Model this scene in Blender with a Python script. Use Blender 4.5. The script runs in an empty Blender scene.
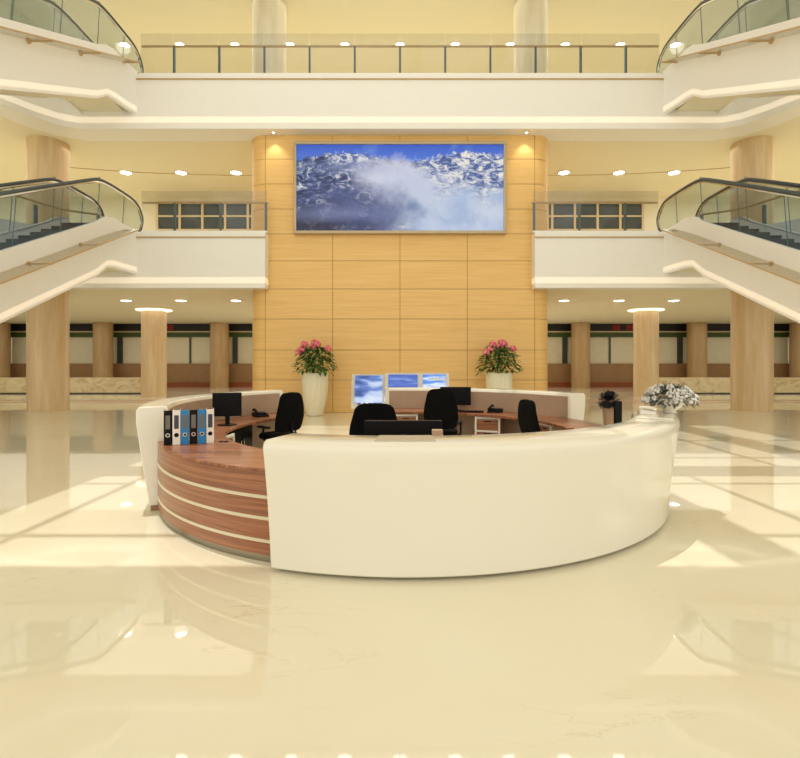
import bpy, bmesh, math, random
from mathutils import Vector, Matrix
random.seed(7)
sc = bpy.context.scene
COL = sc.collection
R = math.radians
pi = math.pi

# ---------------------------------------------------------------- camera, world, sun, exposure
cam = bpy.data.cameras.new('camera'); camo = bpy.data.objects.new('camera', cam); COL.objects.link(camo)
camo.location = (0, 0, 1.6); camo.rotation_euler = (R(90), 0, 0)
cam.sensor_fit = 'HORIZONTAL'; cam.sensor_width = 36; cam.lens = 23.4; cam.shift_y = -17/800
cam.clip_end = 200
sc.camera = camo
w = bpy.data.worlds.new('world'); sc.world = w; w.use_nodes = True
bg = w.node_tree.nodes['Background']; bg.inputs[0].default_value = (1.0, 0.955, 0.87, 1); bg.inputs[1].default_value = 1.15
sun = bpy.data.lights.new('sun', 'SUN'); suno = bpy.data.objects.new('sun', sun); COL.objects.link(suno)
sun.energy = 1.45; sun.angle = R(0.35); sun.color = (1.0, 0.96, 0.88)
SX, SY = 0.15, -0.15
suno.rotation_euler = Vector((-SX, -SY, 1)).to_track_quat('Z', 'Y').to_euler(); suno.location = (0, 5, 25)
vs = sc.view_settings; vs.view_transform = 'Standard'; vs.look = 'None'; vs.gamma = 1; vs.exposure = 0.22
vs.use_curve_mapping = False
DOWN_W = (30, 30, 40)      # downlight watts per storey
def area(name, loc, sx, sy, watts, col=(1, .95, .87)):
    l = bpy.data.lights.new(name, 'AREA'); l.shape = 'RECTANGLE'; l.size = sx; l.size_y = sy; l.energy = watts; l.color = col
    o = bpy.data.objects.new(name, l); COL.objects.link(o); o.location = loc
for _s in (-1, 1):  # added fill lamps without fixtures, brightening the gallery interiors
    area('ground_gallery_fill', (_s*16, 25.5, 3.95), 20, 12, 270)
    area('middle_gallery_fill', (_s*14, 19.6, 8.7), 18, 5, 190)
    area('middle_side_fill', (_s*19, 13.5, 8.7), 8, 6, 130)
area('top_gallery_fill', (0, 20, 13.6), 40, 6, 420)  # same added fill for the top gallery, no fixture

# ---------------------------------------------------------------- materials
def srgb(r, g, b):
    f = lambda c: ((c/255)/12.92 if c/255 <= 0.04045 else ((c/255+0.055)/1.055)**2.4)
    return (f(r), f(g), f(b), 1)
class NT:
    def __init__(s, name):
        s.m = bpy.data.materials.new(name); s.m.use_nodes = True; s.t = s.m.node_tree; s.n = s.t.nodes
        s.b = s.n['Principled BSDF']; s.out = s.n['Material Output']
    def node(s, typ, **kw):
        n = s.n.new(typ)
        for k, v in kw.items(): setattr(n, k, v)
        return n
    def l(s, a, b): s.t.links.new(a, b)
    def put(s, sock, v):
        if isinstance(v, bpy.types.NodeSocket): s.l(v, sock)
        elif v is not None: sock.default_value = v
    def math(s, op, a, b=None, c=None, clamp=False):
        n = s.node('ShaderNodeMath', operation=op, use_clamp=clamp)
        s.put(n.inputs[0], a); s.put(n.inputs[1], b); s.put(n.inputs[2], c)
        return n.outputs[0]
    def coord(s, scale=(1, 1, 1), rot=(0, 0, 0), kind='Object', loc=(0, 0, 0)):
        tc = s.node('ShaderNodeTexCoord'); mp = s.node('ShaderNodeMapping')
        mp.inputs['Scale'].default_value = scale; mp.inputs['Rotation'].default_value = rot; mp.inputs['Location'].default_value = loc
        s.l(tc.outputs[kind], mp.inputs[0]); return mp.outputs[0]
    def noise(s, vec, scale=5, detail=4, rough=.55, dist=0):
        n = s.node('ShaderNodeTexNoise'); s.l(vec, n.inputs['Vector']); n.inputs['Scale'].default_value = scale
        n.inputs['Detail'].default_value = detail; n.inputs['Roughness'].default_value = rough; n.inputs['Distortion'].default_value = dist
        return n.outputs['Fac']
    def ramp(s, f, stops):
        n = s.node('ShaderNodeValToRGB'); e = n.color_ramp.elements
        while len(e) < len(stops): e.new(.5)
        for i, (p, c) in enumerate(stops): e[i].position = p; e[i].color = c
        s.l(f, n.inputs[0]); return n.outputs[0]
    def mix(s, f, a, b, mode='MIX'):
        n = s.node('ShaderNodeMix', data_type='RGBA', blend_type=mode)
        s.put(n.inputs[0], f); s.put(n.inputs[6], a); s.put(n.inputs[7], b); return n.outputs[2]
    def bump(s, h, strength=.1, dist=.01):
        n = s.node('ShaderNodeBump'); n.inputs['Strength'].default_value = strength; n.inputs['Distance'].default_value = dist
        s.l(h, n.inputs['Height']); s.l(n.outputs[0], s.b.inputs['Normal'])
def plain(name, c, rough=.5, metal=0, coat=0, var=.04, emit=None, es=0):
    t = NT(name); t.b.inputs['Roughness'].default_value = rough; t.b.inputs['Metallic'].default_value = metal
    t.b.inputs['Coat Weight'].default_value = coat
    f = t.noise(t.coord(), 3, 3)
    a = tuple(x*(1-var) for x in c[:3])+(1,); b = tuple(min(1, x*(1+var)) for x in c[:3])+(1,)
    t.l(t.ramp(f, [(.3, a), (.7, b)]), t.b.inputs['Base Color'])
    if emit: t.b.inputs['Emission Color'].default_value = emit; t.b.inputs['Emission Strength'].default_value = es
    return t.m
M = {}
def dull():
    for k in ('black', 'black_cloth', 'dark_screen'): M[k].node_tree.nodes['Principled BSDF'].inputs['Specular IOR Level'].default_value = .18
def floor_mat():
    t = NT('floor_marble'); t.b.inputs['Roughness'].default_value = .025; t.b.inputs['IOR'].default_value = 1.62
    v = t.coord((1, 1, 1)); big = t.noise(v, .5, 3)
    base = t.ramp(big, [(.3, srgb(238, 230, 204)), (.7, srgb(243, 237, 215))])
    v2 = t.coord((.55, 1.3, 1), (0, 0, .5)); n = t.noise(v2, 1.1, 7, .6, .6)
    d = t.math('ABSOLUTE', t.math('SUBTRACT', n, .5))
    m = t.math('SUBTRACT', 1, t.math('DIVIDE', d, .006), clamp=True)
    gate = t.noise(t.coord((1, 1, 1), loc=(9, 4, 0)), .9, 2); gm = t.math('MULTIPLY', t.math('SUBTRACT', gate, .52, clamp=True), 6, clamp=True)
    t.l(t.mix(t.math('MULTIPLY', t.math('MULTIPLY', m, gm), .4), base, srgb(196, 164, 112)), t.b.inputs['Base Color'])
    return t.m
M['floor'] = floor_mat()
def grain(name, a, b, c, scale, rough=.4, rot=(0, 0, 0), coat=0, dist=.4):
    t = NT(name); t.b.inputs['Roughness'].default_value = rough; t.b.inputs['Coat Weight'].default_value = coat
    f = t.noise(t.coord(scale, rot), 1, 6, .6, dist)
    t.l(t.ramp(f, [(.25, a), (.5, b), (.75, c)]), t.b.inputs['Base Color'])
    return t.m
M['travertine'] = grain('travertine_column', srgb(208, 178, 134), srgb(222, 194, 150), srgb(234, 212, 172), (5, 5, .5), .35)
M['travertine_in_shade'] = grain('travertine_shaded', srgb(176, 144, 102), srgb(190, 158, 114), srgb(204, 174, 130), (4, 4, .5), .4)  # column travertine with shade put into its colour, for the back piers
M['pale_column'] = grain('pale_marble_column', srgb(214, 204, 172), srgb(228, 218, 188), srgb(238, 230, 204), (4, 4, .7), .3)
M['panel_wood'] = grain('maple_panel', srgb(231, 186, 110), srgb(240, 197, 122), srgb(246, 206, 136), (.7, .7, 22), .38)
M['walnut'] = grain('walnut_front', srgb(104, 62, 40), srgb(156, 98, 66), srgb(182, 124, 88), (1.1, 1.1, 60), .32, coat=.2, dist=.5)
M['walnut_top'] = grain('walnut_top', srgb(66, 36, 24), srgb(150, 92, 60), srgb(196, 134, 94), (1.2, 30, 3), .34, (0, 0, .95), coat=.15)
M['marble_bench'] = grain('veined_marble', srgb(188, 160, 112), srgb(226, 208, 166), srgb(240, 226, 190), (1.2, 1.2, 2.2), .3, (0, .7, .3), dist=2)
M['white_gloss'] = plain('white_lacquer', srgb(238, 233, 216), .2, coat=.5, var=.004)
M['white_wall'] = plain('white_plaster', srgb(247, 245, 238), .4, var=.006)
M['cream'] = plain('cream_plaster', srgb(242, 234, 203), .6, var=.006)
M['soffit'] = plain('cream_soffit', srgb(242, 234, 206), .6, var=.006)
M['linen'] = plain('taupe_linen_panel', srgb(176, 150, 126), .7, var=.06)
M['black'] = plain('black_plastic', srgb(7, 6, 6), .45, var=.2)
M['black_cloth'] = plain('black_fabric', srgb(7, 6, 6), .95, var=.25)
M['dark_screen'] = plain('dark_screen', srgb(5, 5, 6), .4, var=.1)
M['steel'] = plain('brushed_steel', srgb(150, 145, 130), .3, metal=1, var=.05)
M['chrome'] = plain('chrome', srgb(210, 205, 195), .12, metal=1, var=.02)
M['brass'] = plain('bronze_rail', srgb(196, 166, 118), .35, metal=.1, var=.05)
M['rubber'] = plain('dark_blue_grey_rubber', srgb(62, 76, 82), .4, var=.06)
M['rail_metal'] = plain('slate_metal', srgb(92, 112, 116), .35, metal=.5, var=.05)
M['groove'] = plain('brown_groove', srgb(176, 130, 74), .8, var=.05)
M['inlay'] = plain('pale_inlay', srgb(224, 214, 184), .3, var=.03)
M['blue'] = plain('blue_board', srgb(20, 128, 190), .35, var=.06)
M['white'] = plain('white_board', srgb(238, 232, 220), .4, var=.03)
M['slot'] = plain('label_grey', srgb(112, 106, 96), .5, var=.2)
M['slot_dark'] = plain('label_dark', srgb(64, 62, 78), .5, var=.2)
M['shop_dark'] = plain('shop_dark_band', srgb(12, 12, 10), .5, var=.2)
M['shop_green'] = plain('shop_green_band', srgb(62, 82, 30), .5, var=.1)
M['shop_blind'] = plain('shop_blind', srgb(238, 230, 204), .6, var=.03)
M['shop_wood'] = plain('shop_low_wall', srgb(160, 124, 84), .5, var=.08)
M['shop_base'] = plain('shop_base', srgb(150, 80, 44), .5, var=.08)
M['shop_jamb'] = plain('shop_jamb', srgb(70, 76, 74), .4, var=.08)
M['pane_dark'] = plain('dark_window_pane', srgb(44, 58, 58), .12, var=.1)
M['tan'] = plain('tan_frame', srgb(222, 202, 160), .5, var=.04)
M['step'] = plain('escalator_step', srgb(56, 70, 74), .5, var=.15)
M['leaf'] = grain('green_leaf', srgb(20, 44, 22), srgb(56, 98, 38), srgb(166, 196, 92), (12, 12, 12), .5)
M['leaf_grey'] = grain('grey_leaf', srgb(46, 46, 44), srgb(116, 116, 108), srgb(170, 170, 162), (14, 14, 14), .6)
M['leaf_black'] = grain('black_leaf', srgb(22, 22, 24), srgb(44, 44, 48), srgb(78, 78, 86), (14, 14, 14), .6)
M['pink'] = grain('pink_petal', srgb(214, 58, 84), srgb(236, 112, 128), srgb(252, 206, 206), (16, 16, 16), .5)
M['petal'] = grain('white_petal', srgb(178, 178, 172), srgb(216, 214, 206), srgb(246, 244, 236), (16, 16, 16), .5)
M['soil'] = plain('soil', srgb(70, 48, 30), .9, var=.2)
M['stem'] = plain('woody_stem', srgb(110, 74, 40), .8, var=.2)
M['clay'] = plain('beige_pot', srgb(190, 160, 128), .5, var=.04)
M['pot'] = grain('cream_glazed_pot', srgb(232, 224, 192), srgb(240, 232, 204), srgb(246, 240, 218), (18, 18, .6), .3)
M['lamp'] = plain('lamp_glow', srgb(255, 250, 235), .5, emit=(1, .96, .86, 1), es=6)
M['cap_glow'] = plain('cap_glow', srgb(255, 246, 222), .5, emit=(1, .92, .76, 1), es=1.2)
M['cove'] = plain('cove_glow', srgb(253, 240, 220), .5, emit=(1, .91, .76, 1), es=.26)
M['led'] = plain('red_led', srgb(150, 20, 16), .5, emit=(1, .05, .04, 1), es=.05)
M['frame'] = plain('screen_frame', srgb(186, 170, 140), .35, metal=.4, var=.03)
M['console'] = plain('console_shell', srgb(214, 206, 184), .35, var=.03)
dull()
def glass_mat(name, tint, gl=.06):
    t = NT(name); t.n.remove(t.b)
    tr = t.node('ShaderNodeBsdfTransparent'); tr.inputs[0].default_value = tint
    g = t.node('ShaderNodeBsdfGlossy'); g.inputs['Roughness'].default_value = .03
    fr = t.node('ShaderNodeLayerWeight'); fr.inputs[0].default_value = .5
    mx = t.node('ShaderNodeMixShader'); t.l(t.math('ADD', t.math('MULTIPLY', t.math('POWER', fr.outputs['Facing'], 5), .5), gl-.03, clamp=True), mx.inputs[0])
    t.l(tr.outputs[0], mx.inputs[1]); t.l(g.outputs[0], mx.inputs[2]); t.l(mx.outputs[0], t.out.inputs[0])
    return t.m
M['glass'] = glass_mat('railing_glass', (.92, .925, .925, 1))
M['glass_esc'] = glass_mat('escalator_glass', (.80, .845, .875, 1))
M['glass_ledge'] = glass_mat('ledge_glass', (.86, .83, .76, 1))
def ell(t, x, y, cx, cy, rx, ry, dx=None, soft=.5):
    a = t.math('DIVIDE', t.math('SUBTRACT', x, cx), rx); b = t.math('DIVIDE', t.math('SUBTRACT', y, cy), ry)
    d = t.math('SQRT', t.math('ADD', t.math('MULTIPLY', a, a), t.math('MULTIPLY', b, b)))
    if dx is not None: d = t.math('ADD', d, dx)
    return t.math('DIVIDE', t.math('SUBTRACT', 1.0+soft, d), 2*soft, clamp=True)
def mountain_mat():
    t = NT('mountain_picture'); tc = t.node('ShaderNodeTexCoord'); sp = t.node('ShaderNodeSeparateXYZ')
    t.l(tc.outputs['Generated'], sp.inputs[0]); u, v = sp.outputs[0], sp.outputs[2]
    vec = t.coord((2.3, 1, 1), kind='Generated')
    n1 = t.noise(vec, 2.2, 6, .6); n2 = t.noise(t.coord((2.3*8, 1, 14), (0, .6, 0), kind='Generated'), 1, 8, .68, 1.3)
    n3 = t.noise(t.coord((2.3, 1, 1), kind='Generated', loc=(5, 2, 1)), 3, 5, .55, .4)
    n4 = t.noise(vec, 14, 6, .7)
    w1 = t.math('MULTIPLY', t.math('SUBTRACT', n1, .5), 2.0); w3 = t.math('MULTIPLY', t.math('SUBTRACT', n3, .5), 2.2)
    w4 = t.math('ADD', w1, t.math('MULTIPLY', t.math('SUBTRACT', n4, .5), 1.2))
    col = t.ramp(v, [(.75, srgb(86, 134, 232)), (1, srgb(44, 94, 210))])
    skyc = t.math('MULTIPLY', t.math('SUBTRACT', n3, .55, clamp=True), 3, clamp=True)
    col = t.mix(skyc, col, srgb(130, 170, 240))
    rock = t.ramp(n2, [(.43, srgb(30, 42, 84)), (.50, srgb(66, 86, 138)), (.56, srgb(104, 122, 168)), (.62, srgb(226, 222, 218))])
    rockr = t.ramp(n2, [(.36, srgb(48, 70, 130)), (.46, srgb(92, 118, 180)), (.52, srgb(190, 196, 216)), (.58, srgb(250, 244, 234))])
    # ridge line: high at left, dips at the middle, rises on the right
    ridge = t.math('ADD', t.math('MULTIPLY', t.math('COSINE', t.math('MULTIPLY', t.math('ADD', u, -.22), 10.2)), .05), .87)
    ridge = t.math('ADD', ridge, t.math('MULTIPLY', t.math('SUBTRACT', n4, .5), .28))
    below = t.math('MULTIPLY', t.math('SUBTRACT', ridge, v), 40, clamp=True)
    land = t.mix(t.math('MULTIPLY', t.math('SUBTRACT', u, .5), 8, clamp=True), rock, rockr)
    land = t.mix(ell(t, u, v, .27, .88, .13, .09, w1, .3), land, rockr)
    col = t.mix(below, col, land)
    mist = ell(t, u, v, .47, .64, .15, .18, w4, .45)
    col = t.mix(mist, col, srgb(226, 228, 244))
    col = t.mix(ell(t, u, v, .56, .40, .2, .28, w4, .5), col, srgb(206, 214, 238))
    col = t.mix(t.math('MULTIPLY', ell(t, u, v, .28, .74, .16, .07, w1, .8), .45), col, srgb(150, 164, 206))
    mist2 = ell(t, u, v, .82, .16, .36, .30, w3, .35)
    col = t.mix(mist2, col, t.ramp(n3, [(.35, srgb(176, 196, 230)), (.6, srgb(212, 222, 242))]))
    col = t.mix(t.math('MULTIPLY', ell(t, u, v, .30, .22, .22, .28, w3, .5), .85), col, srgb(74, 86, 140))
    col = t.mix(t.math('MULTIPLY', ell(t, u, v, .06, .02, .24, .22, w3, .6), .85), col, srgb(20, 22, 52))
    mist3 = t.math('MULTIPLY', ell(t, u, v, .22, .2, .24, .07, w1, .8), .5)
    col = t.mix(mist3, col, srgb(140, 152, 200))
    t.b.inputs['Base Color'].default_value = (.01, .01, .01, 1); t.b.inputs['Roughness'].default_value = .4
    t.l(col, t.b.inputs['Emission Color']); t.b.inputs['Emission Strength'].default_value = .7
    return t.m
M['mountain'] = mountain_mat()
def sea_mat(name, loc, stops):
    t = NT(name); f = t.noise(t.coord((.8, 1, 2.6), kind='Generated', loc=loc), 1.2, 3, .5, .3)
    c = t.ramp(f, stops); t.b.inputs['Base Color'].default_value = (.01, .01, .01, 1)
    t.l(c, t.b.inputs['Emission Color']); t.b.inputs['Emission Strength'].default_value = .9; return t.m
SEA = [(.32, srgb(44, 70, 140)), (.46, srgb(96, 130, 200)), (.56, srgb(180, 198, 232)), (.72, srgb(212, 224, 244))]
M['sea1'] = sea_mat('display_picture_tall', (1, 0, 0), SEA)
M['sea2'] = sea_mat('display_picture_middle', (4, 1, 2), [(.35, srgb(50, 84, 176)), (.55, srgb(88, 120, 200)), (.7, srgb(180, 200, 240))])
M['sea3'] = sea_mat('display_picture_right', (7, 2, 5), [(.35, srgb(60, 110, 214)), (.5, srgb(96, 150, 232)), (.62, srgb(220, 232, 250))])

# ---------------------------------------------------------------- geometry helpers
def BM(): return bmesh.new()
def box(b, x0, x1, y0, y1, z0, z1):
    v = [b.verts.new(p) for p in [(x0,y0,z0),(x1,y0,z0),(x1,y1,z0),(x0,y1,z0),(x0,y0,z1),(x1,y0,z1),(x1,y1,z1),(x0,y1,z1)]]
    for f in [(0,3,2,1),(4,5,6,7),(0,1,5,4),(1,2,6,5),(2,3,7,6),(3,0,4,7)]: b.faces.new([v[i] for i in f])
    return b
def obox(b, c, ax, ay, az, hx, hy, hz):
    """box with its own axes"""
    c = Vector(c); ax, ay, az = Vector(ax).normalized(), Vector(ay).normalized(), Vector(az).normalized()
    v = []
    for k in (-1, 1):
        for (i, j) in ((-1,-1),(1,-1),(1,1),(-1,1)): v.append(b.verts.new(c+ax*hx*i+ay*hy*j+az*hz*k))
    for f in [(0,3,2,1),(4,5,6,7),(0,1,5,4),(1,2,6,5),(2,3,7,6),(3,0,4,7)]: b.faces.new([v[i] for i in f])
    return b
def prism(b, poly, z0, z1):
    lo = [b.verts.new((x, y, z0)) for x, y in poly]; hi = [b.verts.new((x, y, z1)) for x, y in poly]
    b.faces.new(lo[::-1]); b.faces.new(hi)
    n = len(poly)
    for i in range(n): b.faces.new((lo[i], lo[(i+1)%n], hi[(i+1)%n], hi[i]))
    return b
def prism_yz(b, poly, x0, x1):
    lo = [b.verts.new((x0, y, z)) for y, z in poly]; hi = [b.verts.new((x1, y, z)) for y, z in poly]
    b.faces.new(lo[::-1]); b.faces.new(hi)
    n = len(poly)
    for i in range(n): b.faces.new((lo[i], lo[(i+1)%n], hi[(i+1)%n], hi[i]))
    return b
def loft(b, rings, cap=True, closed=True):
    rs = [[b.verts.new(p) for p in r] for r in rings]; n = len(rs[0])
    for a, c in zip(rs, rs[1:]):
        for i in range(n if closed else n-1):
            b.faces.new((a[i], a[(i+1)%n], c[(i+1)%n], c[i]))
    if cap: b.faces.new(rs[0][::-1]); b.faces.new(rs[-1])
    return b
def lathe(b, prof, c=(0, 0, 0), n=32):
    return loft(b, [[(c[0]+max(r, .0005)*math.cos(2*pi*i/n), c[1]+max(r, .0005)*math.sin(2*pi*i/n), c[2]+z) for i in range(n)] for r, z in prof])
def tube(b, pts, r, n=10):
    pts = [Vector(p) for p in pts]; rings = []; up = None
    for i, p in enumerate(pts):
        d = (pts[min(i+1, len(pts)-1)]-pts[max(i-1, 0)]).normalized()
        if up is None: up = d.orthogonal().normalized()
        up = (up-d*up.dot(d)).normalized(); s = d.cross(up)
        rr = r[i] if isinstance(r, (list, tuple)) else r
        rings.append([p+(up*math.cos(2*pi*k/n)+s*math.sin(2*pi*k/n))*rr for k in range(n)])
    return loft(b, rings)
DC = (0.06, 6.88)
def dp(r, deg, z=None):
    a = R(deg); x, y = DC[0]+r*math.sin(a), DC[1]-r*math.cos(a)
    return (x, y) if z is None else (x, y, z)
def sector(b, prof, a0, a1, n=None):
    n = n or max(6, int(abs(a1-a0)/2))
    return loft(b, [[dp(r, a0+(a1-a0)*i/n, z) for r, z in prof] for i in range(n+1)])
def smooth_line(pts, it=2):
    pts = [Vector(p) for p in pts]
    for _ in range(it):
        o = [pts[0]]
        for a, c in zip(pts, pts[1:]): o += [a*.75+c*.25, a*.25+c*.75]
        pts = o+[pts[-1]]
    return pts
def wloc(o):
    v = Vector((0, 0, 0))
    while o: v += o.location; o = o.parent
    return v
def obj(name, b, mat, parent=None, world=False, label=None, bevel=0, smooth=35, seg=2, kind=None, subsurf=0):
    if parent is not None and world:
        bmesh.ops.translate(b, verts=b.verts, vec=-wloc(parent))
    bmesh.ops.recalc_face_normals(b, faces=b.faces)
    me = bpy.data.meshes.new(name); b.to_mesh(me); b.free()
    me.materials.append(M[mat] if isinstance(mat, str) else mat)
    if smooth:
        me.polygons.foreach_set('use_smooth', [True]*len(me.polygons)); me.set_sharp_from_angle(angle=R(smooth))
    o = bpy.data.objects.new(name, me); COL.objects.link(o)
    if parent is not None: o.parent = parent
    if bevel:
        md = o.modifiers.new('bevel', 'BEVEL'); md.width = bevel; md.segments = seg; md.limit_method = 'ANGLE'; md.angle_limit = R(40)
    if subsurf:
        md = o.modifiers.new('sub', 'SUBSURF'); md.levels = subsurf; md.render_levels = subsurf
    if label: o['label'] = label
    if kind: o['kind'] = kind
    return o
def thing(name, label, cat, loc=(0, 0, 0), rz=0, group=None):
    o = bpy.data.objects.new(name, None); COL.objects.link(o); o.empty_display_size = .1
    o.location = loc; o.rotation_euler = (0, 0, rz); o['label'] = label; o['category'] = cat
    if group: o['group'] = group
    return o
def tag(o, label, cat, group=None):
    o['label'] = label; o['category'] = cat
    if group: o['group'] = group
    return o
def struct(name, b, mat, parent=None, **k):
    o = obj(name, b, mat, parent, **k)
    if parent is None: o['kind'] = 'structure'
    return o
def dup(root, loc, rz=None, label=None, scale=None):
    r = root.copy(); COL.objects.link(r); r.location = loc
    if rz is not None: r.rotation_euler = (0, 0, rz)
    if label: r['label'] = label
    if scale: r.scale = (scale,)*3
    for ch in list(root.children):
        c = ch.copy(); COL.objects.link(c); c.parent = r
        for g in ch.children:
            d = g.copy(); COL.objects.link(d); d.parent = c
    return r

# ---------------------------------------------------------------- setting
struct('floor', box(BM(), -30, 30, -10, 36, -.3, 0), 'floor', smooth=0)
Z1, Z2 = 5.6, 10.46         # gallery floor heights
FB1, FB2 = 3.88, 8.77       # fascia bottoms
CE1, CE2, CE3 = 4.05, 8.88, 13.75
def gal_poly(s, x_in, y_in=34.5):
    p = [(x_in, 16), (-9.9, 16), (-10.35, 15.75), (-10.75, 15.2), (-11.3, 14.2), (-13.6, 10), (-30, 10), (-30, y_in), (x_in, y_in)]
    return [(x*s, y) for x, y in p]
for s, side in ((1, 'left'), (-1, 'right')):
    struct('floor_gallery_'+side, prism(BM(), gal_poly(s, -4.155), CE1, Z1), 'soffit')
    # front fascia lip, a band that follows the slab edge
    def lip(x_in, z0, z1):
        out = [(x_in, 16), (-9.9, 16), (-10.35, 15.75), (-10.75, 15.2), (-11.3, 14.2), (-13.6, 10)]
        inn = [(x_in, 16.4), (-10.05, 16.4), (-10.65, 16.05), (-11.1, 15.45), (-11.65, 14.4), (-13.95, 10)]
        b = BM()
        loft(b, [[(x*s, y, z0), (x2*s, y2, z0), (x2*s, y2, z1), (x*s, y, z1)] for (x, y), (x2, y2) in zip(out, inn)])
        return b
    def off(b, d):
        bmesh.ops.translate(b, verts=b.verts, vec=(0, -d, 0)); return b
    fa = struct('wall_fascia_'+side, off(lip(-4.15, FB1, Z1+.004), .02), 'white_wall')
    struct('trim_1' if s == 1 else 'trim_2', off(lip(-4.14, 4.02, 4.2), .035), 'cove', label='glowing cove strip')
    struct('trim_3' if s == 1 else 'trim_4', box(BM(), min(-8.1*s, -4.14*s), max(-8.1*s, -4.14*s), 15.95, 15.98, 5.41, 5.45), 'brass', label='thin bronze line')
    struct('wall_gallery_'+side, box(BM(), min(-29*s, -4.7*s), max(-29*s, -4.7*s), 23, 23.2, Z1, CE2), 'cream')
    struct('wall_'+side, box(BM(), min(-27.5*s, -28*s), max(-27.5*s, -28*s), 10, 34.5, 0, 14), 'cream')
# upper gallery spans the whole width
p = gal_poly(1, 0)[:-1]
pl = [q for q in p if q[0] < 0]; pr = [(-x, y) for x, y in pl][::-1]
full = [(0, 16)]+pl[:]+pr[:] if False else [(-9.9,16),(-10.35,15.75),(-10.75,15.2),(-11.3,14.2),(-13.6,10),(-30,10),(-30,24.5),(30,24.5),(30,10),(13.6,10),(11.3,14.2),(10.75,15.2),(10.35,15.75),(9.9,16)]
struct('floor_gallery_upper', prism(BM(), full, CE2, Z2), 'soffit')
def lip2(z0, z1, yo):
    o = [(-13.6,10),(-11.3,14.2),(-10.75,15.2),(-10.35,15.75),(-9.9,16),(9.9,16),(10.35,15.75),(10.75,15.2),(11.3,14.2),(13.6,10)]
    i = [(-14.2,10),(-11.9,14.6),(-11.4,15.8),(-10.9,16.5),(-10.1,16.9),(10.1,16.9),(10.9,16.5),(11.4,15.8),(11.9,14.6),(14.2,10)]
    b = BM(); loft(b, [[(x, y-yo, z0), (x2, y2-yo, z0), (x2, y2-yo, z1), (x, y-yo, z1)] for (x, y), (x2, y2) in zip(o, i)]); return b
struct('wall_fascia_upper', lip2(FB2, Z2+.004, .02), 'white_wall')
struct('trim_5', lip2(8.95, 9.13, .035), 'cove', label='glowing cove strip')
struct('trim_6', box(BM(), -8.1, 8.1, 15.95, 15.98, 10.27, 10.31), 'brass', label='thin bronze line')
struct('wall_back', box(BM(), -29, 29, 24, 24.3, Z2, CE3), 'cream')
struct('ceiling_upper', box(BM(), -30, 30, 16, 24.5, CE3, CE3+.3), 'soffit')
struct('wall_top_fascia', box(BM(), -30, 30, 15.6, 16, 13.6, 15.9), 'white_wall')
# shallow seam line of each ceiling
for z, n, x0 in ((CE2, 7, 4.7),):
    for s in (1, -1):
        b = BM(); pts = []
        for i in range(13):
            x = x0+(13.5-x0)*i/12; pts.append((-s*x, 20.3-.0 if n == 9 else 20.25-.5*(max(0, (x-6)/5))**2, z-.01))
        tube(b, pts, .013, 6); struct('trim_%d' % (n+(s < 0)), b, 'brass', label='thin ceiling seam')
# atrium roof with skylight openings, and thin glazing bars
ZR = 15.6; ox, oy = -SX*ZR, -SY*ZR
xs = [-20, -4.2+ox, 2.67+ox, 3.3+ox, 6.5+ox, 7.2+ox, 8.1+ox, 20]
ys = [-6, 4.08+oy, 7.3+oy, 8.0+oy, 13.1+oy, 15.6]
b = BM()
for i in range(0, 7):
    for j in range(0, 5):
        if i in (1, 3, 5) and j in (1, 3): continue
        box(b, xs[i], xs[i+1], ys[j], ys[j+1], ZR, ZR+.15)
struct('ceiling', b, 'soffit', smooth=0)
b = BM()
for x in (-3.55, 1.95, 4.05, 5.8): box(b, x+ox-.04, x+ox+.04, ys[1], ys[4], ZR+.02, ZR+.12)
for y in (4.8, 6.85, 8.7, 10.6, 12.4): box(b, xs[1], xs[6], y+oy-.04, y+oy+.04, ZR+.03, ZR+.11)
struct('trim_11', b, 'white_wall', smooth=0)
# floor inlay lines
for k, D in enumerate((20.5, 21.3, 21.8)):
    b = BM()
    for s in (1, -1): box(b, min(-5*s, -26*s), max(-5*s, -26*s), D, D+.12, 0, .004)
    struct('trim_%d' % (12+k), b, 'shop_base', smooth=0)

# maple-clad centre wall
zr = [0, 1.03, 1.98, 2.96, 3.91, 4.8, 5.65, 6.44, 7.23, 8.02, 8.8]
hw, rr, yf = 4.80, .54, 16.45
_c = [(4.26+(rr-.02)*math.sin(R(k*10)), yf+rr-(rr-.02)*math.cos(R(k*10))) for k in range(10)]+[(hw-.02, 23)]
struct('wall_center', prism(BM(), [(-x, y) for x, y in _c[::-1]]+_c, 0, 8.86), 'groove')
b = BM()
xe = [-4.26, -2.13, 0, 2.13, 4.26]; g = .008
for z0, z1 in zip(zr, zr[1:]):
    for x0, x1 in zip(xe, xe[1:]): box(b, x0+g, x1-g, yf, yf+.03, z0+g, z1-g)
    for s in (1, -1):
        o = [(s*(4.26+rr*math.sin(a)+(g if a == 0 else 0)), yf+rr-rr*math.cos(a)) for a in [R(k*10) for k in range(10)]]
        o.append((s*hw, 22.9))
        i_ = [(s*(4.26+(rr-.03)*math.sin(a)+(g if a == 0 else 0)), yf+rr-(rr-.03)*math.cos(a)) for a in [R(k*10) for k in range(10)]]
        i_.append((s*(hw-.03), 22.9))
        loft(b, [[(x, y, z0+g), (x2, y2, z0+g), (x2, y2, z1-g), (x, y, z1-g)] for (x, y), (x2, y2) in zip(o, i_)])
struct('wall_panelling', b, 'panel_wood', smooth=30)

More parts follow.
